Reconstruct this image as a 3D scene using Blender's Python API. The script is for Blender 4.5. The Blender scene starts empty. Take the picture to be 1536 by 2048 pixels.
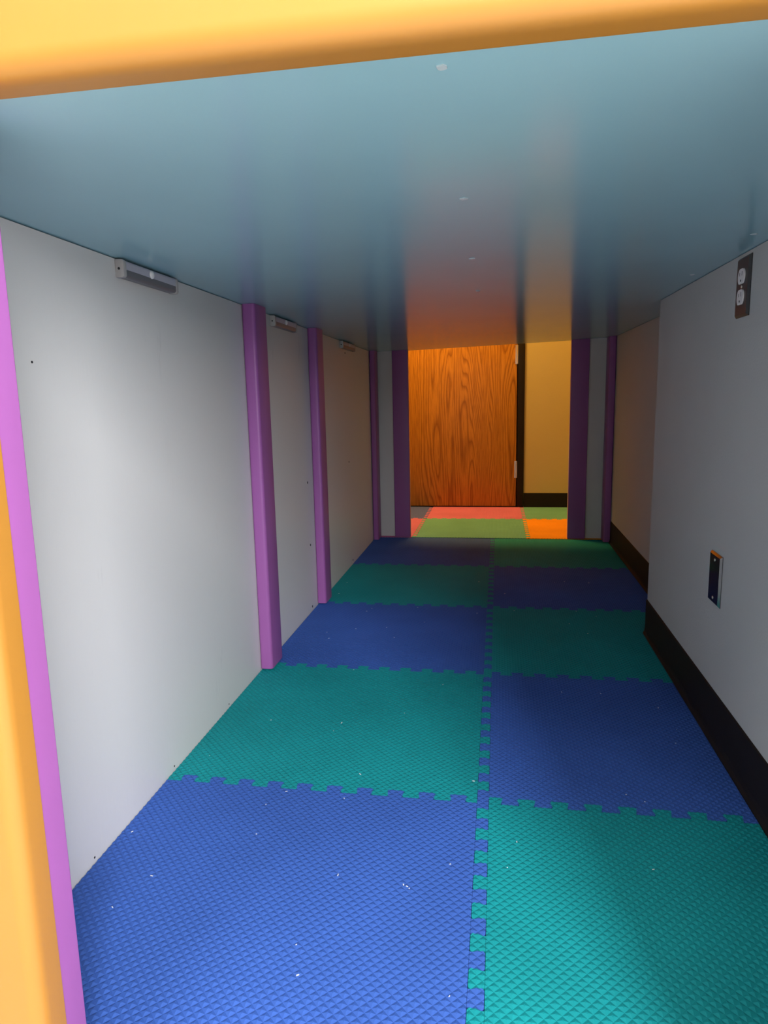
import bpy, bmesh, math, random
from mathutils import Vector, Matrix

random.seed(7)
SC = bpy.context.scene
COL = SC.collection

# ------------------------------------------------------------------ camera
F_PX, YAW, PITCH, ROLL = 1361.74, -0.1670, -0.1655, -0.0218
CAM = Vector((0.0234, -1.2024, 0.7577))
fwd = Vector((math.sin(YAW) * math.cos(PITCH), math.cos(YAW) * math.cos(PITCH), math.sin(PITCH)))
r0 = Vector((math.cos(YAW), -math.sin(YAW), 0))
u0 = r0.cross(fwd)
rgt = math.cos(ROLL) * r0 + math.sin(ROLL) * u0
upv = -math.sin(ROLL) * r0 + math.cos(ROLL) * u0
cd = bpy.data.cameras.new('camera')
cam = bpy.data.objects.new('camera', cd)
COL.objects.link(cam)
M = Matrix((rgt, upv, -fwd)).transposed().to_4x4()
M.translation = CAM
cam.matrix_world = M
cd.sensor_fit = 'VERTICAL'
cd.sensor_height = 36.0
cd.lens = F_PX / 2048 * 36.0
cd.clip_start = 0.02
SC.camera = cam

# ------------------------------------------------------------------ world, lights, exposure
w = bpy.data.worlds.new('world')
SC.world = w
w.use_nodes = True
bgn = w.node_tree.nodes['Background']
bgn.inputs[0].default_value = (0.75, 0.88, 1.0, 1)
bgn.inputs[1].default_value = 0.6
SC.view_settings.view_transform = 'Standard'
SC.view_settings.look = 'None'
SC.view_settings.gamma = 1.0
SC.view_settings.use_curve_mapping = False
SC.view_settings.exposure = 0.14


def area(name, loc, rot, sx, sy, power, color):
    d = bpy.data.lights.new(name, 'AREA')
    d.shape = 'RECTANGLE'
    d.size, d.size_y, d.energy, d.color = sx, sy, power, color
    o = bpy.data.objects.new(name, d)
    COL.objects.link(o)
    o.location, o.rotation_euler = loc, rot
    return o


# daylight of the lobby window behind the photographer
area('window_daylight', (0.95, -2.83, 1.72), (math.radians(90), 0, 0), 0.7, 1.2, 125, (0.98, 0.985, 1.0))
area('window_daylight', (1.84, -1.60, 1.50), (math.radians(90), 0, math.radians(90)), 0.8, 1.1, 22, (0.98, 0.985, 1.0))
# big lobby ceiling luminaire, behind and to the right of the photographer
area('lobby_ceiling_and_fill_light', (0.7, -1.9, 2.62), (0, 0, 0), 1.2, 1.2, 30, (1.0, 0.98, 0.96))
area('lobby_ceiling_and_fill_light', (-1.1, -1.9, 2.62), (0, 0, 0), 1.2, 1.2, 42, (1.0, 0.98, 0.96))  # unseen left lamp, added as fill for the right wall and floor
# warm hall ceiling luminaire beyond the tunnel
area('hall_ceiling_light', (-0.45, 2.98, 2.43), (0, 0, 0), 0.5, 0.3, 39, (1.0, 0.56, 0.14))


# ------------------------------------------------------------------ helpers
def tag(o, label=None, cat=None, group=None, kind=None):
    if label:
        o['label'] = label
    if cat:
        o['category'] = cat
    if group:
        o['group'] = group
    if kind:
        o['kind'] = kind
    return o


def empty(name, loc=(0, 0, 0)):
    o = bpy.data.objects.new(name, None)
    o.empty_display_size = 0.05
    COL.objects.link(o)
    o.location = loc
    return o


def link(name, bm, mat, parent=None, smooth=False):
    me = bpy.data.meshes.new(name)
    bmesh.ops.recalc_face_normals(bm, faces=bm.faces)
    bm.to_mesh(me)
    bm.free()
    if smooth:
        for p in me.polygons:
            p.use_smooth = True
    me.materials.append(mat)
    o = bpy.data.objects.new(name, me)
    COL.objects.link(o)
    if parent is not None:
        o.parent = parent
        o.matrix_parent_inverse = Matrix.Identity(4)
        o.location = -parent.location if parent.type == 'EMPTY' else (0, 0, 0)
    return o


def box(bm, x0, x1, y0, y1, z0, z1):
    vs = [bm.verts.new((x, y, z)) for z in (z0, z1) for y in (y0, y1) for x in (x0, x1)]
    for f in ((0, 1, 3, 2), (4, 6, 7, 5), (0, 4, 5, 1), (2, 3, 7, 6), (0, 2, 6, 4), (1, 5, 7, 3)):
        bm.faces.new([vs[i] for i in f])
    return vs


def prism(bm, pts, axis, a0, a1):
    """extrude a 2D outline along an axis: pts are (x,z) for 'y', (x,y) for 'z', (y,z) for 'x'"""
    def P(u, v, a):
        return {'y': (u, a, v), 'z': (u, v, a), 'x': (a, u, v)}[axis]
    A = [bm.verts.new(P(u, v, a0)) for u, v in pts]
    B = [bm.verts.new(P(u, v, a1)) for u, v in pts]
    n = len(pts)
    bm.faces.new(A)
    bm.faces.new(B[::-1])
    for i in range(n):
        bm.faces.new((A[i], B[i], B[(i + 1) % n], A[(i + 1) % n]))


def bevel_obj(o, width, seg=4, angle=30, pick=None, shade=32):
    """round the edges chosen by pick(a, b) (or all edges sharper than angle) and shade smooth"""
    bm = bmesh.new()
    bm.from_mesh(o.data)
    if pick:
        es = [e for e in bm.edges if pick(e.verts[0].co, e.verts[1].co)]
    else:
        es = [e for e in bm.edges if len(e.link_faces) == 2 and e.calc_face_angle() > math.radians(angle)]
    bmesh.ops.bevel(bm, geom=es, offset=width, segments=seg, profile=0.5, affect='EDGES')
    for f in bm.faces:
        f.smooth = True
    bm.to_mesh(o.data)
    bm.free()
    o.data.set_sharp_from_angle(angle=math.radians(shade))
    return o


def cyl(bm, c, axis, r, h, n=16):
    """cylinder centred at c along axis ('x','y','z')"""
    pts = [(r * math.cos(2 * math.pi * i / n), r * math.sin(2 * math.pi * i / n)) for i in range(n)]
    c = Vector(c)
    if axis == 'x':
        prism(bm, [(c.y + a, c.z + b) for a, b in pts], 'x', c.x - h / 2, c.x + h / 2)
    elif axis == 'y':
        prism(bm, [(c.x + a, c.z + b) for a, b in pts], 'y', c.y - h / 2, c.y + h / 2)
    else:
        prism(bm, [(c.x + a, c.y + b) for a, b in pts], 'z', c.z - h / 2, c.z + h / 2)


# ------------------------------------------------------------------ materials
class NT:
    def __init__(self, name):
        self.m = bpy.data.materials.new(name)
        self.m.use_nodes = True
        self.t = self.m.node_tree
        self.b = self.t.nodes['Principled BSDF']

    def n(self, typ, **kw):
        nd = self.t.nodes.new(typ)
        for k, v in kw.items():
            if k.startswith('i_'):
                key = k[2:]
                nd.inputs[int(key) if key.isdigit() else key.replace('_', ' ')].default_value = v
            else:
                setattr(nd, k, v)
        return nd

    def l(self, a, b):
        self.t.links.new(a, b)

    def coords(self, scale=(1, 1, 1)):
        tc = self.n('ShaderNodeTexCoord')
        mp = self.n('ShaderNodeMapping')
        mp.inputs['Scale'].default_value = scale
        self.l(tc.outputs['Object'], mp.inputs[0])
        return mp.outputs[0]

    def set(self, base, rough=0.5, metal=0.0, spec=0.5):
        self.b.inputs['Base Color'].default_value = (*base, 1)
        self.b.inputs['Roughness'].default_value = rough
        self.b.inputs['Metallic'].default_value = metal
        self.b.inputs['Specular IOR Level'].default_value = spec
        return self


def ramp(nt, src, stops):
    r = nt.n('ShaderNodeValToRGB')
    els = r.color_ramp.elements
    while len(els) < len(stops):
        els.new(0.5)
    for e, (p, c) in zip(els, stops):
        e.position, e.color = p, (*c, 1)
    nt.l(src, r.inputs[0])
    return r.outputs[0]


def painted(name, base, rough=0.4, spec=0.5, bump=0.08, bscale=(60, 60, 60), vary=0.05, coat=0.0):
    nt = NT(name).set(base, rough, 0, spec)
    co = nt.coords()
    n1 = nt.n('ShaderNodeTexNoise', i_Scale=3.0, i_Detail=4.0)
    nt.l(co, n1.inputs['Vector'])
    lo = tuple(c * (1 - vary) for c in base)
    hi = tuple(min(1, c * (1 + vary)) for c in base)
    nt.l(ramp(nt, n1.outputs[0], [(0.3, lo), (0.7, hi)]), nt.b.inputs['Base Color'])
    co2 = nt.coords(bscale)
    n2 = nt.n('ShaderNodeTexNoise', i_Scale=1.0, i_Detail=3.0)
    nt.l(co2, n2.inputs['Vector'])
    bp = nt.n('ShaderNodeBump', i_Strength=bump, i_Distance=0.002)
    nt.l(n2.outputs[0], bp.inputs['Height'])
    nt.l(bp.outputs[0], nt.b.inputs['Normal'])
    if coat:
        nt.b.inputs['Coat Weight'].default_value = coat
        nt.b.inputs['Coat Roughness'].default_value = 0.2
    return nt.m


def plain(name, base, rough=0.5, metal=0.0, spec=0.5):
    return NT(name).set(base, rough, metal, spec).m


def foam(name, base):
    nt = NT(name).set(base, 0.62, 0, 0.18)
    co = nt.coords()
    n1 = nt.n('ShaderNodeTexNoise', i_Scale=4.0, i_Detail=5.0)
    nt.l(co, n1.inputs['Vector'])
    nt.l(ramp(nt, n1.outputs[0], [(0.3, tuple(c * 0.9 for c in base)), (0.7, tuple(min(1, c * 1.08) for c in base))]),
         nt.b.inputs['Base Color'])
    n2 = nt.n('ShaderNodeTexNoise', i_Scale=900.0, i_Detail=2.0)
    nt.l(co, n2.inputs['Vector'])
    bp = nt.n('ShaderNodeBump', i_Strength=0.12, i_Distance=0.0006)
    nt.l(n2.outputs[0], bp.inputs['Height'])
    nt.l(bp.outputs[0], nt.b.inputs['Normal'])
    return nt.m


def white_panel():
    nt = NT('white_panel_paint').set((0.72, 0.71, 0.71), 0.42, 0, 0.4)
    # scuff marks: stretched faint grey streaks, denser low on the panel
    co = nt.coords((9, 26, 6))
    n1 = nt.n('ShaderNodeTexNoise', i_Scale=1.0, i_Detail=6.0, i_Roughness=0.65)
    nt.l(co, n1.inputs['Vector'])
    scuff = ramp(nt, n1.outputs[0], [(0.62, (0, 0, 0)), (0.78, (1, 1, 1))])
    co1 = nt.coords()
    n3 = nt.n('ShaderNodeTexNoise', i_Scale=2.2, i_Detail=3.0)
    nt.l(co1, n3.inputs['Vector'])
    patch = ramp(nt, n3.outputs[0], [(0.45, (0, 0, 0)), (0.65, (0.45, 0.45, 0.45))])
    mul = nt.n('ShaderNodeMath', operation='MULTIPLY')
    nt.l(scuff, mul.inputs[0])
    nt.l(patch, mul.inputs[1])
    mix = nt.n('ShaderNodeMix', data_type='RGBA')
    mix.inputs[6].default_value = (0.72, 0.71, 0.71, 1)
    mix.inputs[7].default_value = (0.40, 0.39, 0.42, 1)
    nt.l(mul.outputs[0], mix.inputs[0])
    nt.l(mix.outputs[2], nt.b.inputs['Base Color'])
    co2 = nt.coords((40, 160, 14))
    n2 = nt.n('ShaderNodeTexNoise', i_Scale=1.0, i_Detail=4.0)
    nt.l(co2, n2.inputs['Vector'])
    bp = nt.n('ShaderNodeBump', i_Strength=0.10, i_Distance=0.002)
    nt.l(n2.outputs[0], bp.inputs['Height'])
    nt.l(bp.outputs[0], nt.b.inputs['Normal'])
    return nt.m


def oak():
    nt = NT('oak_veneer').set((0.5, 0.2, 0.05), 0.42, 0, 0.4)
    co = nt.coords((1.0, 1.0, 0.10))
    # cathedral figure: warped bands across the width
    nz = nt.n('ShaderNodeTexNoise', i_Scale=5.0, i_Detail=2.0, i_Roughness=0.45)
    nt.l(co, nz.inputs['Vector'])
    sep = nt.n('ShaderNodeSeparateXYZ')
    nt.l(co, sep.inputs[0])
    m1 = nt.n('ShaderNodeMath', operation='MULTIPLY')
    m1.inputs[1].default_value = 28.0
    nt.l(nz.outputs[0], m1.inputs[0])
    m2 = nt.n('ShaderNodeMath', operation='MULTIPLY')
    m2.inputs[1].default_value = 55.0
    nt.l(sep.outputs[0], m2.inputs[0])
    ad = nt.n('ShaderNodeMath', operation='ADD')
    nt.l(m1.outputs[0], ad.inputs[0])
    nt.l(m2.outputs[0], ad.inputs[1])
    fr = nt.n('ShaderNodeMath', operation='FRACT')
    nt.l(ad.outputs[0], fr.inputs[0])
    rings = ramp(nt, fr.outputs[0], [(0.0, (0.20, 0.20, 0.20)), (0.14, (0.75, 0.75, 0.75)), (0.6, (1, 1, 1)), (1.0, (0.30, 0.30, 0.30))])
    co2 = nt.coords((260, 260, 9))
    pores = nt.n('ShaderNodeTexNoise', i_Scale=1.0, i_Detail=3.0, i_Roughness=0.6)
    nt.l(co2, pores.inputs['Vector'])
    pr = ramp(nt, pores.outputs[0], [(0.38, (0.35, 0.35, 0.35)), (0.58, (1, 1, 1))])
    mu = nt.n('ShaderNodeMix', data_type='RGBA', blend_type='MULTIPLY')
    mu.inputs[0].default_value = 0.8
    nt.l(rings, mu.inputs[6])
    nt.l(pr, mu.inputs[7])
    colr = ramp(nt, mu.outputs[2], [(0.1, (0.26, 0.09, 0.008)), (0.8, (0.60, 0.27, 0.035))])
    nt.l(colr, nt.b.inputs['Base Color'])
    return nt.m


MAT = dict(
    white=white_panel(),
    purple=painted('purple_paint', (0.33, 0.105, 0.35), 0.42, 0.4, 0.05, (40, 40, 12)),
    yellow=painted('yellow_paint', (0.40, 0.180, 0.028), 0.36, 0.5, 0.05, (30, 30, 30), 0.03),
    blue_ceiling=painted('blue_grey_paint', (0.285, 0.51, 0.60), 0.17, 0.22, 0.03, (25, 6, 25), 0.03),
    drywall=painted('grey_wall_paint', (0.56, 0.555, 0.55), 0.6, 0.3, 0.25, (220, 220, 220), 0.02),
    hall_wall=painted('cream_wall_paint', (0.53, 0.45, 0.22), 0.6, 0.3, 0.12, (160, 160, 160), 0.02),
    lobby=painted('lobby_wall_paint', (0.72, 0.71, 0.69), 0.7, 0.2),
    lobby_floor=painted('lobby_floor_bounce', (0.66, 0.65, 0.62), 0.6, 0.3),
    concrete=painted('floor_slab_grey', (0.10, 0.10, 0.105), 0.7, 0.2),
    rubber=painted('black_rubber', (0.014, 0.010, 0.008), 0.6, 0.2, 0.05),
    blue=foam('blue_foam', (0.038, 0.102, 0.385)),
    teal=foam('teal_foam', (0.006, 0.235, 0.255)),
    pink=foam('pink_foam', (0.60, 0.17, 0.36)),
    green=foam('green_foam', (0.15, 0.40, 0.33)),
    orange=foam('orange_foam', (0.85, 0.31, 0.01)),
    slate=foam('slate_blue_foam', (0.10, 0.14, 0.50)),
    oak=oak(),
    frame=painted('dark_brown_paint', (0.013, 0.009, 0.006), 0.5, 0.25, 0.03),
    steel=plain('brushed_steel', (0.22, 0.215, 0.22), 0.11, 1.0),
    steel_dark_reflection=plain('steel_dark_reflection', (0.05, 0.048, 0.05), 0.35, 0.0, 0.4),  # steel plate whose dark reflection is painted as flat grey
    chrome=plain('hinge_steel', (0.75, 0.72, 0.66), 0.3, 1.0),
    socket=plain('white_plastic', (0.85, 0.84, 0.85), 0.35),
    led_cap=plain('grey_plastic', (0.45, 0.43, 0.43), 0.45),
    led_body=plain('anodised_grey', (0.22, 0.22, 0.25), 0.4, 0.4),
    led_diff=plain('milky_diffuser', (0.50, 0.49, 0.58), 0.4),
    black=plain('black', (0.008, 0.008, 0.008), 0.7),
    screw_blue=plain('screw_head_pale', (0.45, 0.55, 0.60), 0.4),
    lint=plain('lint', (0.8, 0.8, 0.82), 0.8),
    glow=plain('luminaire_white', (0.8, 0.8, 0.78), 0.5),
)

# ------------------------------------------------------------------ dimensions
XL, XWN, XWF, YC = -0.640, 0.4946, 0.600, 0.985   # left wall, near right wall, far right wall, corner
YF, YE = -0.640, 2.464                            # entrance frame back face, end wall
FLOOR = -0.012


def zc(x, y):
    """height of the slightly warped board ceiling"""
    u = (x - XL) / (XWF - XL)
    v = (y + 0.64) / (YE + 0.64)
    return (1.0125 * (1 - v) + 1.0025 * v) * (1 - u) + (1.016 * (1 - v) + 1.037 * v) * u


# ------------------------------------------------------------------ the setting
bm = bmesh.new()
box(bm, -3.0, 3.3, -0.68, 3.9, FLOOR - 0.1, FLOOR)
tag(link('floor', bm, MAT['concrete']), 'dark floor slab under the coloured foam mats', 'floor', kind='structure')

bm = bmesh.new()
box(bm, -3.0, 3.3, -3.0, -0.681, FLOOR - 0.1, FLOOR)  # unseen floor, made pale to bounce light up to the tunnel ceiling
tag(link('floor_lobby', bm, MAT['lobby_floor']), 'unseen lobby floor in front of the tunnel, pale beige to bounce light in', 'floor', kind='structure')

# tunnel ceiling (underside of the loft deck)
bm = bmesh.new()
N, K = 8, 12
g = [[None] * (K + 1) for _ in range(N + 1)]
g2 = [[None] * (K + 1) for _ in range(N + 1)]
x0, x1, y0, y1 = XL - 0.02, XWF + 0.02, -0.64, 2.53
for i in range(N + 1):
    for j in range(K + 1):
        x, y = x0 + (x1 - x0) * i / N, y0 + (y1 - y0) * j / K
        g[i][j] = bm.verts.new((x, y, zc(x, y)))
        g2[i][j] = bm.verts.new((x, y, 1.09))
for i in range(N):
    for j in range(K):
        bm.faces.new((g[i][j], g[i + 1][j], g[i + 1][j + 1], g[i][j + 1]))
        bm.faces.new((g2[i][j], g2[i + 1][j], g2[i + 1][j + 1], g2[i][j + 1]))
for i in range(N):
    bm.faces.new((g[i][0], g[i + 1][0], g2[i + 1][0], g2[i][0]))
    bm.faces.new((g[i][K], g[i + 1][K], g2[i + 1][K], g2[i][K]))
for j in range(K):
    bm.faces.new((g[0][j], g[0][j + 1], g2[0][j + 1], g2[0][j]))
    bm.faces.new((g[N][j], g[N][j + 1], g2[N][j + 1], g2[N][j]))
ceil_o = link('ceiling', bm, MAT['blue_ceiling'])
tag(ceil_o, 'glossy blue-grey painted board ceiling of the crawl tunnel', 'ceiling', kind='structure')
for x, y in ((-0.022, -0.615), (-0.023, -0.245), (-0.026, 0.160), (-0.028, 0.575), (0.461, 0.520), (0.452, 0.105)):
    bm = bmesh.new()
    n = 10
    z = zc(x, y)
    pts = [(x + random.uniform(.0025, .0052) * 1.3 * math.cos(6.283 * i / n), y + random.uniform(.003, .005) * math.sin(6.283 * i / n)) for i in range(n)]
    prism(bm, pts, 'z', z - 0.0012, z + 0.0002)
    link('screw_head', bm, MAT['screw_blue'], ceil_o)

# left wall: three white boards, joints behind the posts
wl = empty('wall_left', (XL, 0.9, 0))
tag(wl, 'white painted board wall with three purple posts and three bar lights', 'wall', kind='structure')
for a, b in ((-0.605, 0.6), (0.601, 1.225), (1.226, 2.53)):
    bm = bmesh.new()
    box(bm, XL - 0.018, XL, a, b, FLOOR, 1.0)
    vs = [v for v in bm.verts if v.co.z > 0.5]
    for v in vs:
        v.co.z = zc(v.co.x, v.co.y) - 0.0018
    link('panel', bm, MAT['white'], wl)
for y, z in ((-0.294, 0.82), (-0.266, 0.008), (0.024, 0.008), (0.321, 0.007), (1.116, 0.469), (1.122, 0.242), (1.116, 0.014), (1.808, 0.477), (1.831, 0.016), (1.793, 0.957)):
    bm = bmesh.new()
    cyl(bm, (XL, y, z), 'x', 0.0018 if y < 1 else 0.0045, 0.0016, 10)
    link('nail', bm, MAT['black'], wl)

# right wall, near section that stands proud
bm = bmesh.new()
prism(bm, [(XWN, -0.60), (XWN, YC), (XWF + 0.12, YC), (XWF + 0.12, -0.60)], 'z', FLOOR, 1.0)
for v in bm.verts:
    if v.co.z > .5:
        v.co.z = zc(min(v.co.x, .6), v.co.y) - 0.0012
wr = link('wall_right', bm, MAT['drywall'])
tag(wr, 'grey drywall standing proud with an outlet and a blank plate', 'wall', kind='structure')
bm = bmesh.new()
box(bm, XWF, XWF + 0.12, YC + 0.001, 2.53, FLOOR, 1.0)
for v in bm.verts:
    if v.co.z > .5:
        v.co.z = zc(.6, v.co.y) - 0.0015
tag(link('wall_right_recess', bm, MAT['drywall']), 'recessed grey drywall at the dark end of the tunnel', 'wall', kind='structure')


def cove(name, xf, y0, y1, label):
    """rubber cove base along a wall face at x = xf (profile in x,z)"""
    h = 0.111
    pts = [(xf, FLOOR), (xf, h), (xf - 0.0015, h), (xf - 0.0032, h - 0.003), (xf - 0.0034, 0.02), (xf - 0.005, 0.008), (xf - 0.009, 0.001), (xf - 0.009, FLOOR)]
    bm = bmesh.new()
    prism(bm, pts, 'y', y0, y1)
    return tag(link(name, bm, MAT['rubber']), label, 'baseboard', kind='structure')


cove('baseboard_right', XWN, -0.60, YC + 0.0034, 'black rubber baseboard along the proud grey wall')
cove('baseboard_right_recess', XWF, YC + 0.0036, 2.372, 'black rubber baseboard along the recessed grey wall')
bm = bmesh.new()
box(bm, XWN + 0.0002, XWF - 0.01, YC + 0.0001, YC + 0.0034, FLOOR, 0.111)
tag(link('baseboard_corner', bm, MAT['rubber']), 'short black rubber baseboard return behind the wall corner', 'baseboard', kind='structure')

# end wall: two narrow white boards either side of the far opening, and the building wall around it
for nm, a, b, lb in (('wall_end_left', XL + 0.001, -0.449, 'narrow white board left of the far opening between dark purple boards'),
                     ('wall_end_right', 0.392, XWF - 0.001, 'narrow white board right of the far opening between dark purple boards')):
    bm = bmesh.new()
    box(bm, a, b, 2.474, 2.492, FLOOR + .0121, 1.0)
    for v in bm.verts:
        if v.co.z > .5:
            v.co.z = zc(v.co.x, YE) + 0.001
    tag(link(nm, bm, MAT['white']), lb, 'wall', kind='structure')
bm = bmesh.new()
for a, b, c, d in ((-3.0, -0.53, FLOOR, 2.7), (0.47, 3.3, FLOOR, 2.7), (-0.53, 0.47, 1.092, 2.7)):
    box(bm, a, b, 2.532, 2.60, c, d)
tag(link('wall_hall_front', bm, MAT['hall_wall']), 'hall wall with the low opening into the tunnel', 'wall', kind='structure')

# ------------------------------------------------------------------ purple posts (rounded timber)
def post(name, xa, xb, ya, yb, z0, label, bev=0.009, top=None):
    root = None
    bm = bmesh.new()
    box(bm, xa, xb, ya, yb, z0, 1.0)
    for v in bm.verts:
        if v.co.z > .5:
            v.co.z = zc(v.co.x, v.co.y) - 0.0006
    o = link(name, bm, MAT['purple'])
    bevel_obj(o, bev, 4, pick=lambda a, b: abs(a.z - b.z) > .5)
    tag(o, label, 'post')
    return o


post('wall_post', XL + 0.0005, XL + 0.037, 0.553, 0.650, 0.006, 'bright purple wooden post on white board wall, between the two nearer bar lights')
post('wall_post', XL + 0.0005, XL + 0.035, 1.183, 1.276, 0.006, 'purple wooden post on white board wall, between the two farther bar lights')
post('corner_post', XL + 0.0015, XL + 0.031, 2.362, 2.452, 0.001, 'dim purple corner post against the white board wall', 0.008)
post('corner_post', XWF - 0.036, XWF - 0.0005, 2.376, 2.466, 0.001, 'dim purple corner post against the recessed grey wall', 0.008)
post('jamb_board', -0.533, -0.447, 2.452, 2.473, 0.001, 'dark purple board edging the far opening, beside the oak door view', 0.004)
post('jamb_board', 0.392, 0.482, 2.455, 2.473, 0.001, 'dark purple board edging the far opening, beside the cream hall wall', 0.004)

# ------------------------------------------------------------------ entrance frame
ef = empty('entrance_frame', (0, -0.66, 0))
tag(ef, 'yellow painted entrance frame with rounded edges and purple inner boards', 'frame')
XJ, XR = -0.4275, 0.282


def board(name, x0, x1, y0, y1, z0, z1, mat, edges, bev, parent):
    """edges: list of predicates on (a,b) edge end points that get the round-over"""
    bm = bmesh.new()
    box(bm, x0, x1, y0, y1, z0, z1)
    o = link(name, bm, mat, parent)
    return bevel_obj(o, bev, 6, pick=edges)


YB = -0.676
ZL = 1.0125
board('lintel', -0.95, 1.0, YB, YF, ZL, 1.45, MAT['yellow'],
      lambda a, b: abs(a.z - ZL) < 1e-4 and abs(b.z - ZL) < 1e-4 and a.y < YF - .01 and b.y < YF - .01, 0.020, ef)
board('jamb', -0.95, XJ, YB, YF, FLOOR, ZL - .0002, MAT['yellow'],
      lambda a, b: abs(a.x - XJ) < 1e-4 and abs(b.x - XJ) < 1e-4 and a.y < YF - .01 and b.y < YF - .01, 0.016, ef)
board('jamb', XR, 1.0, YB, YF, FLOOR, ZL - .0002, MAT['yellow'],  # unseen right jamb, set inward so its shadow falls across the mat
      lambda a, b: abs(a.x - XR) < 1e-4 and abs(b.x - XR) < 1e-4 and a.y < YF - .01 and b.y < YF - .01, 0.016, ef)
for xa, xb in ((XJ - 0.09, XJ - 0.001), (XR + 0.001, XR + 0.09)):
    board('inner_board', xa, xb, YF + 0.0005, YF + 0.034, 0.001, 1.0105, MAT['purple'],
          lambda a, b: abs(a.z - b.z) > .5 and a.y > YF + .02, 0.003, ef)

# ------------------------------------------------------------------ foam mats
P = 0.061          # pitch of the teeth
D = 0.011          # half tooth depth
Q = P / 4          # pyramid diagonal
HP = 0.0019        # pyramid height
GAP = 0.00035


def clip(poly, a, b, c):
    """keep a*x+b*y<=c of a convex polygon of (x,y,z)"""
    out = []
    n = len(poly)
    for i in range(n):
        p, q = poly[i], poly[(i + 1) % n]
        dp, dq = a * p[0] + b * p[1] - c, a * q[0] + b * q[1] - c
        if dp <= 0:
            out.append(p)
        if (dp < 0 < dq) or (dq < 0 < dp):
            t = dp / (dp - dq)
            out.append(tuple(p[k] + t * (q[k] - p[k]) for k in range(3)))
    return out


def planes(poly):
    """half planes of a convex ccw 2D polygon"""
    res = []
    n = len(poly)
    for i in range(n):
        (ax, ay), (bx, by) = poly[i], poly[(i + 1) % n]
        nx, ny = by - ay, -(bx - ax)
        L = math.hypot(nx, ny)
        if L < 1e-9:
            continue
        nx, ny = nx / L, ny / L
        res.append((nx, ny, nx * ax + ny * ay))
    return res


def tooth(side, seam, c, lo, hi):
    """tooth of a tile whose body lies on the negative ('+' side) of the seam; returns convex ccw outline"""
    nk, hd, r = 0.215 * P, 0.275 * P, 0.0042
    prof = [(-nk, -D), (nk, -D)]
    for k in range(4):      # rounded head corners
        a = math.pi / 2 * k / 3
        prof.append((hd - r + r * math.cos(a) - 0.0003, D - GAP - r + r * math.sin(a)))
    for k in range(4):
        a = math.pi / 2 + math.pi / 2 * k / 3
        prof.append((-hd + r + r * math.cos(a) + 0.0003, D - GAP - r + r * math.sin(a)))
    out = []
    for t, n in prof:
        if side == 'N':
            out.append((c + t, seam + n))
        elif side == 'S':
            out.append((c - t, seam - n))
        elif side == 'E':
            out.append((seam + n, c - t))
        else:
            out.append((seam - n, c + t))
    axis = 0 if side in 'NS' else 1
    o3 = [(x, y, 0) for x, y in out]
    if axis == 0:
        o3 = clip(clip(o3, 1, 0, hi), -1, 0, -lo)
    else:
        o3 = clip(clip(o3, 0, 1, hi), 0, -1, -lo)
    return [(x, y) for x, y, _ in o3]


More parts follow.
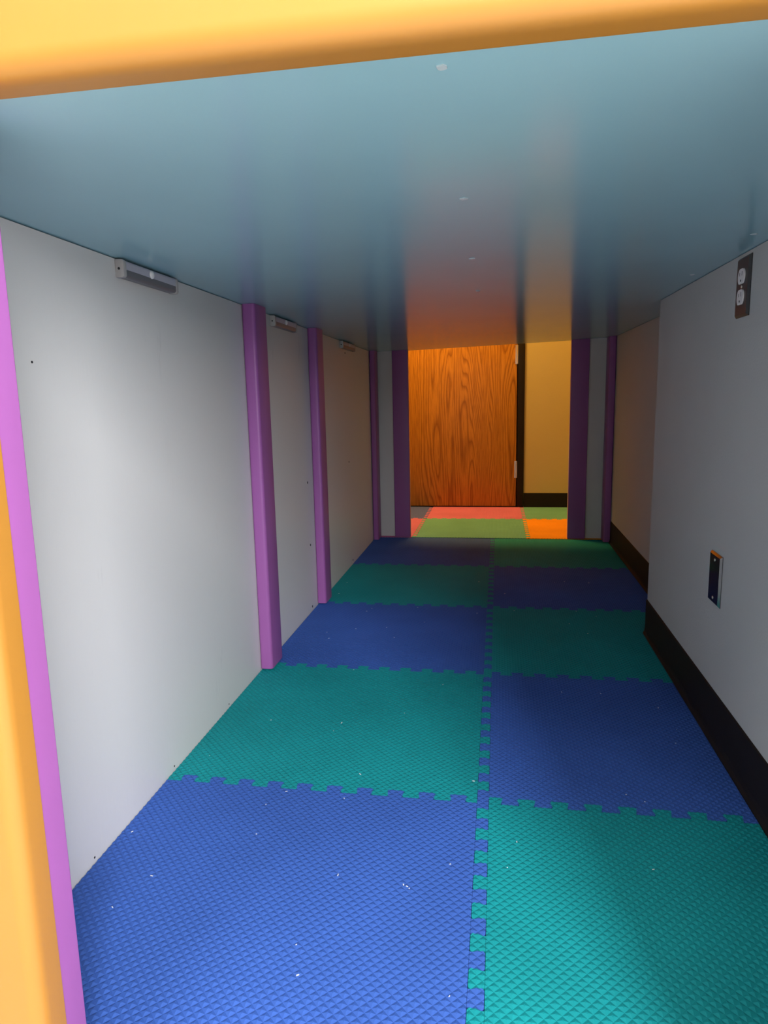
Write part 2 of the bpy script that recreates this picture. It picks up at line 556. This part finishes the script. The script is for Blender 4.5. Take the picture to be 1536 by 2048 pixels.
def make_tile(parent, x0, x1, y0, y1, sides, mat, label, notch=None):
    """sides: dict side -> None for a straight cut edge, or (phase, lo, hi, clo, chi) for teeth along the seam
    where own teeth have centres phase + k*P lying in [clo,chi) and are cut to [lo,hi]"""
    cx0 = x0 + (D + GAP if sides.get('W') else GAP)
    cx1 = x1 - (D + GAP if sides.get('E') else GAP)
    cy0 = y0 + (D + GAP if sides.get('S') else GAP)
    cy1 = y1 - (D + GAP if sides.get('N') else GAP)
    pieces = [[(cx0, cy0), (cx1, cy0), (cx1, cy1), (cx0, cy1)]]
    if notch:                 # the cut-out round the wall corner: body in two rectangles
        nx, ny = notch
        pieces = [[(cx0, cy0), (nx, cy0), (nx, ny), (cx0, ny)], [(cx0, ny), (cx1, ny), (cx1, cy1), (cx0, cy1)]]
    for s, cfg in sides.items():
        if not cfg:
            continue
        ph, lo, hi, clo, chi = cfg
        seam = {'N': y1, 'S': y0, 'E': x1, 'W': x0}[s]
        k0 = math.floor((clo - ph) / P) - 1
        for k in range(k0, k0 + 40):
            c = ph + k * P
            if clo <= c < chi:
                t = tooth(s, seam, c, lo, hi)
                if len(t) > 2:
                    pieces.append(t)
    hps = [planes(pc) for pc in pieces]
    bbs = [(min(p[0] for p in pc), max(p[0] for p in pc), min(p[1] for p in pc), max(p[1] for p in pc)) for pc in pieces]
    # bucket the small pieces
    verts, faces, cache = [], [], {}

    def vid(p):
        key = (round(p[0] * 2e5), round(p[1] * 2e5), round(p[2] * 2e5))
        i = cache.get(key)
        if i is None:
            i = cache[key] = len(verts)
            verts.append((p[0], p[1], p[2]))
        return i

    h = Q / 2
    bx0, bx1 = min(b[0] for b in bbs), max(b[1] for b in bbs)
    by0, by1 = min(b[2] for b in bbs), max(b[3] for b in bbs)
    i0, i1 = math.floor(bx0 / h) - 1, math.ceil(bx1 / h) + 1
    j0, j1 = math.floor(by0 / h) - 1, math.ceil(by1 / h) + 1
    AP = 0.22        # blunted apex
    for i in range(i0, i1 + 1):
        for j in range(j0, j1 + 1):
            if (i + j) % 2:
                continue
            px, py = i * h, j * h
            C = [(px + h, py, -HP), (px, py + h, -HP), (px - h, py, -HP), (px, py - h, -HP)]
            T = [(px + h * AP, py, -0.0002), (px, py + h * AP, -0.0002), (px - h * AP, py, -0.0002), (px, py - h * AP, -0.0002)]
            fs = [(C[k], C[(k + 1) % 4], T[(k + 1) % 4], T[k]) for k in range(4)] + [tuple(T)]
            for hp, bb in zip(hps, bbs):
                if px + h < bb[0] or px - h > bb[1] or py + h < bb[2] or py - h > bb[3]:
                    continue
                inside = all(a * c[0] + b * c[1] <= cc for c in C for a, b, cc in hp)
                for f in fs:
                    pl = list(f)
                    if not inside:
                        for a, b, cc in hp:
                            pl = clip(pl, a, b, cc)
                            if len(pl) < 3:
                                break
                    if len(pl) >= 3:
                        ids = []
                        for p in pl:
                            q = vid(p)
                            if not ids or (ids[-1] != q and ids[0] != q):
                                ids.append(q)
                        if len(ids) >= 3 and len(set(ids)) == len(ids):
                            faces.append(ids)
    # sides: drop every boundary edge to the floor
    ec = {}
    for f in faces:
        for a, b in zip(f, f[1:] + f[:1]):
            k = (min(a, b), max(a, b))
            ec[k] = ec.get(k, 0) + 1
    bot = {}

    def low(i):
        if i not in bot:
            bot[i] = len(verts)
            verts.append((verts[i][0], verts[i][1], FLOOR))
        return bot[i]
    top_faces = list(faces)
    for f in top_faces:
        for a, b in zip(f, f[1:] + f[:1]):
            if ec[(min(a, b), max(a, b))] == 1:
                faces.append([b, a, low(a), low(b)])
    me = bpy.data.meshes.new('tile')
    me.from_pydata(verts, [], faces)
    me.materials.append(mat)
    o = bpy.data.objects.new('tile', me)
    COL.objects.link(o)
    o.parent = parent
    o.location = -parent.location
    if label:
        o['label'] = label
    return o


S = 0.61
mat1 = empty('foam_mat', (0, 0.9, FLOOR))
tag(mat1, 'interlocking foam floor mat of alternating blue and teal tiles in the tunnel', 'mat')
Y0, Y1 = -0.605, 2.452
XE_L = XL + 0.0012
for r in range(-1, 4):
    ya, yb = max(r * S, Y0), min((r + 1) * S, Y1)
    S_on, N_on = (r > -1), (r < 3)
    yst, ynd = (ya - D if S_on else ya), (yb + D if N_on else yb)
    # left column; right teeth (E) of this column at -0.0132 + kP, left-column row seams: back tile teeth at -0.0162 - kP
    sl = {'E': (-0.0132, Y0, Y1, r * S, (r + 1) * S), 'W': None,
          'S': (-0.0162, XE_L, -D - GAP, -1, 0.01) if S_on else None,
          'N': (-0.0162 + P / 2, XE_L, -D - GAP, -1, 0.03) if N_on else None}
    blue_l = (r % 2 == 1)
    make_tile(mat1, XE_L, 0, ya, yb, sl, MAT['blue' if blue_l else 'teal'], 'blue foam tile' if blue_l else 'teal foam tile')
    near = r < 1
    xe = XWN - 0.0065 if near else XWF - 0.0095
    sr = {'W': (0.0173, Y0, Y1, r * S, (r + 1) * S), 'E': None,
          'S': (0.020 + P / 2, D + GAP, xe, -.02, 1) if S_on else None,
          'N': (0.020, D + GAP, xe, -.02, 1) if N_on else None}
    notch = (XWN - 0.0095, YC + 0.004) if r == 1 else None
    xs = XWN - 0.0095
    if r == 1:
        sr['S'] = (0.020 + P / 2, D + GAP, xs, -.02, 1)
    if near:
        xe = XWN - 0.0095
        for s in 'SN':
            if sr.get(s):
                sr[s] = (sr[s][0], sr[s][1], xe, sr[s][3], sr[s][4])
    make_tile(mat1, 0, xe, ya, yb, sr, MAT['teal' if blue_l else 'blue'], 'teal foam tile' if blue_l else 'blue foam tile', notch)

mat2 = empty('foam_mat', (0, 3.0, FLOOR))
tag(mat2, 'interlocking foam mat of pink, green, orange and slate tiles in the hall', 'mat')
xs = (-1.04, -0.430, 0.190, 0.80)
ys = (2.456, 3.048, 3.512)
hc = (('pink', 'green', 'orange'), ('slate', 'pink', 'green'))
for r in range(2):
    for c in range(3):
        xa, xb, ya, yb = xs[c], xs[c + 1], ys[r], ys[r + 1]
        xlo = xa + (D + GAP if c > 0 else 0)
        xhi = xb - (D + GAP if c < 2 else 0)
        sd = {'W': (ys[0] + 0.02, ys[0], ys[2], ya, yb) if c > 0 else None,
              'E': (ys[0] + 0.02 + P / 2, ys[0], ys[2], ya, yb) if c < 2 else None,
              'S': (xa + 0.03, xlo, xhi, xa, xb) if r > 0 else None,
              'N': (xa + 0.03 + P / 2, xlo, xhi, xa - P, xb) if r < 1 else None}
        make_tile(mat2, xa, xb, ya, yb, sd, MAT[hc[r][c]], hc[r][c] + ' foam tile')

# ------------------------------------------------------------------ hall beyond the opening
DY = 3.52
bm = bmesh.new()
box(bm, -1.06, 0.201, DY + 0.012, DY + 0.13, 2.10, 2.5)
box(bm, -0.80, 0.201, DY + 0.112, DY + 0.13, FLOOR, 2.10)  # added behind the door to block world light leaking through its gap
box(bm, 0.20, 0.82, DY + 0.0, DY + 0.13, FLOOR, 2.5)
box(bm, -1.06, -0.80, DY + 0.0, DY + 0.13, FLOOR, 2.5)
tag(link('wall_hall_back', bm, MAT['hall_wall']), 'cream hall wall beside the oak door', 'wall', kind='structure')
for nm, a, b, lb in (('wall_hall_left', -1.14, -1.06, 'cream side wall at the hinge-free side of the hall'), ('wall_hall_right', 0.82, 0.90, 'cream side wall at the baseboard side of the hall')):
    bm = bmesh.new()
    box(bm, a, b, 2.60, DY + 0.13, FLOOR, 2.5)
    tag(link(nm, bm, MAT['hall_wall']), lb, 'wall', kind='structure')
bm = bmesh.new()
box(bm, -1.14, 0.90, 2.60, DY + 0.13, 2.5, 2.56)
tag(link('ceiling_hall', bm, MAT['lobby']), 'plain white ceiling over the hall', 'ceiling', kind='structure')
bm = bmesh.new()
prism(bm, [(DY - 0.0005, FLOOR), (DY - 0.0005, 0.096), (DY - 0.003, 0.096), (DY - 0.0045, 0.092), (DY - 0.005, FLOOR)], 'x', 0.2015, 0.819)
tag(link('baseboard_hall', bm, MAT['rubber']), 'black baseboard under the cream hall wall', 'baseboard', kind='structure')
dr = empty('door_1', (0.15, DY + 0.02, 0))
tag(dr, 'oak veneer door in the hall seen through the far opening', 'door', kind='structure')
bm = bmesh.new()
box(bm, -0.755, 0.149, DY + 0.002, DY + 0.042, 0.003, 2.05)
slab = link('door_slab', bm, MAT['oak'], dr)
bevel_obj(slab, 0.002, 2)
for z0, z1 in ((0.200, 0.316), (0.964, 1.088), (1.70, 1.82)):
    hg = None
    bm = bmesh.new()
    n = 5
    for k in range(n):
        a, b = z0 + (z1 - z0) * k / n + 0.0006, z0 + (z1 - z0) * (k + 1) / n - 0.0006
        cyl(bm, (0.1525, DY - 0.003, (a + b) / 2), 'z', 0.0065, b - a, 14)
    box(bm, 0.138, 0.1515, DY + 0.0005, DY + 0.0018, z0, z1)
    link('hinge', bm, MAT['chrome'], dr)
bm = bmesh.new()
box(bm, 0.156, 0.200, DY - 0.012, DY + 0.11, FLOOR, 2.10)
box(bm, -0.800, -0.760, DY - 0.012, DY + 0.11, FLOOR, 2.10)
box(bm, -0.800, 0.200, DY - 0.012, DY + 0.11, 2.0505, 2.10)
bevel_obj(link('trim_1', bm, MAT['frame']), 0.003, 2)
tag(bpy.data.objects['trim_1'], 'dark brown steel frame round the oak hall door', 'door frame', kind='structure')
hl = empty('ceiling_lamp', (-0.45, 2.98, 2.5))
tag(hl, 'flat rectangular ceiling lamp lighting the hall warmly', 'lamp')
bm = bmesh.new()
box(bm, -0.72, -0.18, 2.81, 3.15, 2.44, 2.499)
link('housing', bm, MAT['glow'], hl)

# ------------------------------------------------------------------ bar lights
def bar_light(y0, y1, label):
    t = empty('bar_light', (XL, (y0 + y1) / 2, 0.99))
    tag(t, label, 'light', 'battery bar lights under the tunnel ceiling')
    zt = zc(XL, (y0 + y1) / 2) - 0.0025
    hgt, dep = 0.031, 0.0165
    zb = zt - hgt
    x = XL + 0.0004

    def prof(inset, a, b):
        r = 0.005
        X1 = x + dep - inset
        top, bot = zt - inset, zb + inset
        pts = [(x, bot), (x, top)]
        for k in range(5):
            an = math.pi / 2 - math.pi / 2 * k / 4
            pts.append((X1 - r + r * math.cos(an), top - r + r * math.sin(an)))
        for k in range(5):
            an = -math.pi / 2 * k / 4
            pts.append((X1 - r + r * math.cos(an), bot + r + r * math.sin(an)))
        return pts
    cap = 0.010
    for a, b in ((y0, y0 + cap), (y1 - cap, y1)):
        bm = bmesh.new()
        prism(bm, prof(0, a, b), 'y', a, b)
        c = link('end_cap', bm, MAT['led_cap'], t)
        bevel_obj(c, 0.0012, 2, 50)
        if a == y0:
            bm = bmesh.new()
            cyl(bm, (x + 0.0075, y0 - 0.0002, (zt + zb) / 2 - 0.0005), 'y', 0.0022, 0.0012, 12)
            s = link('screw', bm, MAT['black'], None)
            s.parent = c
            s.location = (0, 0, 0)
    bm = bmesh.new()
    prism(bm, prof(0.0012, 0, 0), 'y', y0 + cap + .0001, y1 - cap - .0001)
    link('body', bm, MAT['led_body'], t)
    # milky strip: upper part of the front and the upper rounded edge
    zm = zb + hgt * 0.47
    X1 = x + dep - 0.0006
    r = 0.005
    pts = [(x + 0.006, zt - 0.0008), ]
    for k in range(6):
        an = math.pi / 2 - math.pi / 2 * k / 5
        pts.append((X1 - r + r * math.cos(an), zt - 0.0008 - r + r * math.sin(an)))
    pts += [(X1, zm), (X1 - 0.002, zm - 0.0008), (x + 0.006, zm)]
    bm = bmesh.new()
    prism(bm, pts, 'y', y0 + cap + .0003, y1 - cap - .0003)
    link('diffuser', bm, MAT['led_diff'], t)
    # motion sensor dome
    bm = bmesh.new()
    bmesh.ops.create_uvsphere(bm, u_segments=16, v_segments=10, radius=0.0075)
    for v in bm.verts:
        v.co.x *= 0.7
        v.co += Vector((X1 - 0.0005, (y0 + y1) / 2 - 0.004, zm + 0.006))
    link('sensor', bm, MAT['socket'], t, True)


bar_light(-0.048, 0.162, 'grey bar light on white board, lens facing the tunnel, nearest the yellow entrance')
bar_light(0.784, 1.010, 'grey bar light on white board between the two purple wall posts')
bar_light(1.690, 1.945, 'dim bar light between purple wall post and purple corner post')

# ------------------------------------------------------------------ wall plates
def plate(parent, y0, y1, z0, z1, mat, th=0.0055, be=0.0045):
    """bevelled metal cover plate on the near right wall, facing -x"""
    bm = bmesh.new()
    x = XWN - 0.0003
    A = [bm.verts.new((x, y, z)) for y, z in ((y0, z0), (y1, z0), (y1, z1), (y0, z1))]
    A2 = [bm.verts.new((x - 0.0015, y, z)) for y, z in ((y0, z0), (y1, z0), (y1, z1), (y0, z1))]
    B = [bm.verts.new((x - th, y, z)) for y, z in ((y0 + be, z0 + be), (y1 - be, z0 + be), (y1 - be, z1 - be), (y0 + be, z1 - be))]
    bm.faces.new(A)
    bm.faces.new(B)
    for k in range(4):
        bm.faces.new((A[k], A[(k + 1) % 4], A2[(k + 1) % 4], A2[k]))
        bm.faces.new((A2[k], A2[(k + 1) % 4], B[(k + 1) % 4], B[k]))
    return link('cover_plate', bm, mat, parent)


def screw(parent, y, z, x, mat, r=0.0036):
    bm = bmesh.new()
    bmesh.ops.create_uvsphere(bm, u_segments=12, v_segments=8, radius=r)
    for v in bm.verts:
        v.co.x *= 0.45
        v.co += Vector((x, y, z))
    return link('screw', bm, mat, parent, True)


ot = empty('power_outlet', (XWN, 0.268, 0.955))
tag(ot, 'steel-plated power outlet, its dark reflection painted in, with two white sockets just under the blue ceiling', 'outlet')
pl = plate(ot, 0.233, 0.303, 0.899, 1.0125, MAT['steel_dark_reflection'])
for zz in (0.9365, 0.9755):
    bm = bmesh.new()
    n = 28
    pts = []
    for k in range(n):
        a = 2 * math.pi * k / n
        pts.append((0.268 + 0.0172 * math.cos(a), zz + max(-0.0142, min(0.0142, 0.0172 * math.sin(a)))))
    prism(bm, pts, 'x', XWN - 0.0085, XWN - 0.004)
    rc = link('socket', bm, MAT['socket'], ot)
    for dy, hh in ((-0.0062, 0.008), (0.0062, 0.0065)):
        bm = bmesh.new()
        box(bm, XWN - 0.0087, XWN - 0.0084, 0.268 + dy - .0008, 0.268 + dy + .0008, zz + 0.001, zz + 0.001 + hh)
        s = link('slot', bm, MAT['black'], None)
        s.parent = rc
    bm = bmesh.new()
    cyl(bm, (XWN - 0.00855, 0.268, zz - 0.008), 'x', 0.0023, 0.0004, 12)
    s = link('slot', bm, MAT['black'], None)
    s.parent = rc
screw(ot, 0.268, 0.956, XWN - 0.0062, MAT['chrome'])

bp_ = empty('blank_plate', (XWN, 0.33, 0.355))
tag(bp_, 'blank steel cover plate with two screws low on the grey wall', 'wall plate')
plate(bp_, 0.293, 0.368, 0.299, 0.4115, MAT['steel'])
for zz in (0.313, 0.397):
    screw(bp_, 0.3305, zz, XWN - 0.0058, MAT['chrome'])

# ------------------------------------------------------------------ lint on the mat
bm = bmesh.new()
spots = [(-0.113, -0.253), (-0.109, -0.257), (-0.119, -0.250), (-0.02, 0.06), (0.27, 0.05), (0.30, 0.03), (-0.44, 0.93), (-0.3, 0.86), (-0.22, 1.02), (0.06, -0.12)]
for k in range(46):
    spots.append((random.uniform(-0.62, 0.46), random.uniform(-0.5, 1.6)))
for x, y in spots:
    s = random.uniform(0.0007, 0.0016)
    a = random.uniform(0, 6.28)
    e = random.uniform(1, 2.2)
    c, d = math.cos(a), math.sin(a)
    top = [bm.verts.new((x + c * s * e * u - d * s * v, y + d * s * e * u + c * s * v, 0.0006)) for u, v in ((-1, -.5), (1, -.6), (.9, .5), (-.8, .6))]
    bt = [bm.verts.new((v.co.x, v.co.y, 0.0)) for v in top]
    bm.faces.new(top)
    for k in range(4):
        bm.faces.new((top[k], bt[k], bt[(k + 1) % 4], top[(k + 1) % 4]))
tag(link('lint_specks', bm, MAT['lint']), 'tiny pale lint specks scattered over the tunnel mat', 'lint', kind='stuff')

# ------------------------------------------------------------------ invented lobby behind the photographer, built to carry the lighting
bm = bmesh.new()
WX0, WX1, WZ0, WZ1 = 0.57, 1.33, 1.08, 2.36
for a, b, c, d in ((-3.0, WX0, FLOOR, 2.7), (WX1, 3.3, FLOOR, 2.7), (WX0, WX1, FLOOR, WZ0), (WX0, WX1, WZ1, 2.7)):
    box(bm, a, b, -2.9, -2.8, c, d)
tag(link('wall_lobby_back', bm, MAT['lobby']), 'white lobby wall with a large window facing the tunnel', 'wall', kind='structure')
bm = bmesh.new()
box(bm, -3.08, -3.0, -2.9, 2.60, FLOOR, 2.7)
tag(link('wall_lobby_left', bm, MAT['lobby']), 'white lobby side wall by the white board side', 'wall', kind='structure')
bm = bmesh.new()
VY0, VY1, VZ0, VZ1 = -2.03, -1.17, 0.92, 2.08
for a, b, c, d in ((-2.8, VY0, FLOOR, 2.7), (VY1, 2.53, FLOOR, 2.7), (VY0, VY1, FLOOR, VZ0), (VY0, VY1, VZ1, 2.7)):
    box(bm, 1.80, 1.90, a, b, c, d)
tag(link('wall_lobby_right', bm, MAT['lobby']), 'white lobby side wall with a window by the grey drywall side', 'wall', kind='structure')
w2 = empty('window_2', (1.85, -1.6, VZ0))
tag(w2, 'lobby side window with a white frame', 'window', kind='structure')
for a, b, c, d in ((VY0, VY0 + .03, VZ0, VZ1), (VY1 - .03, VY1, VZ0, VZ1), (VY0 + .03, VY1 - .03, VZ0, VZ0 + .03), (VY0 + .03, VY1 - .03, VZ1 - .03, VZ1)):
    bm = bmesh.new()
    box(bm, 1.85, 1.89, a, b, c, d)
    link('window_frame', bm, MAT['socket'], w2)
bm = bmesh.new()
box(bm, -3.08, 3.38, -2.9, 2.60, 2.7, 2.78)
tag(link('ceiling_lobby', bm, MAT['lobby']), 'white lobby ceiling', 'ceiling', kind='structure')
wn = empty('window_1', (0.95, -2.86, WZ0))
tag(wn, 'large lobby window with a white frame', 'window', kind='structure')
for a, b, c, d in ((WX0, WX0 + .03, WZ0, WZ1), (WX1 - .03, WX1, WZ0, WZ1), (WX0 + .03, WX1 - .03, WZ0, WZ0 + .03), (WX0 + .03, WX1 - .03, WZ1 - .03, WZ1)):
    bm = bmesh.new()
    box(bm, a, b, -2.89, -2.84, c, d)
    link('window_frame', bm, MAT['socket'], wn)
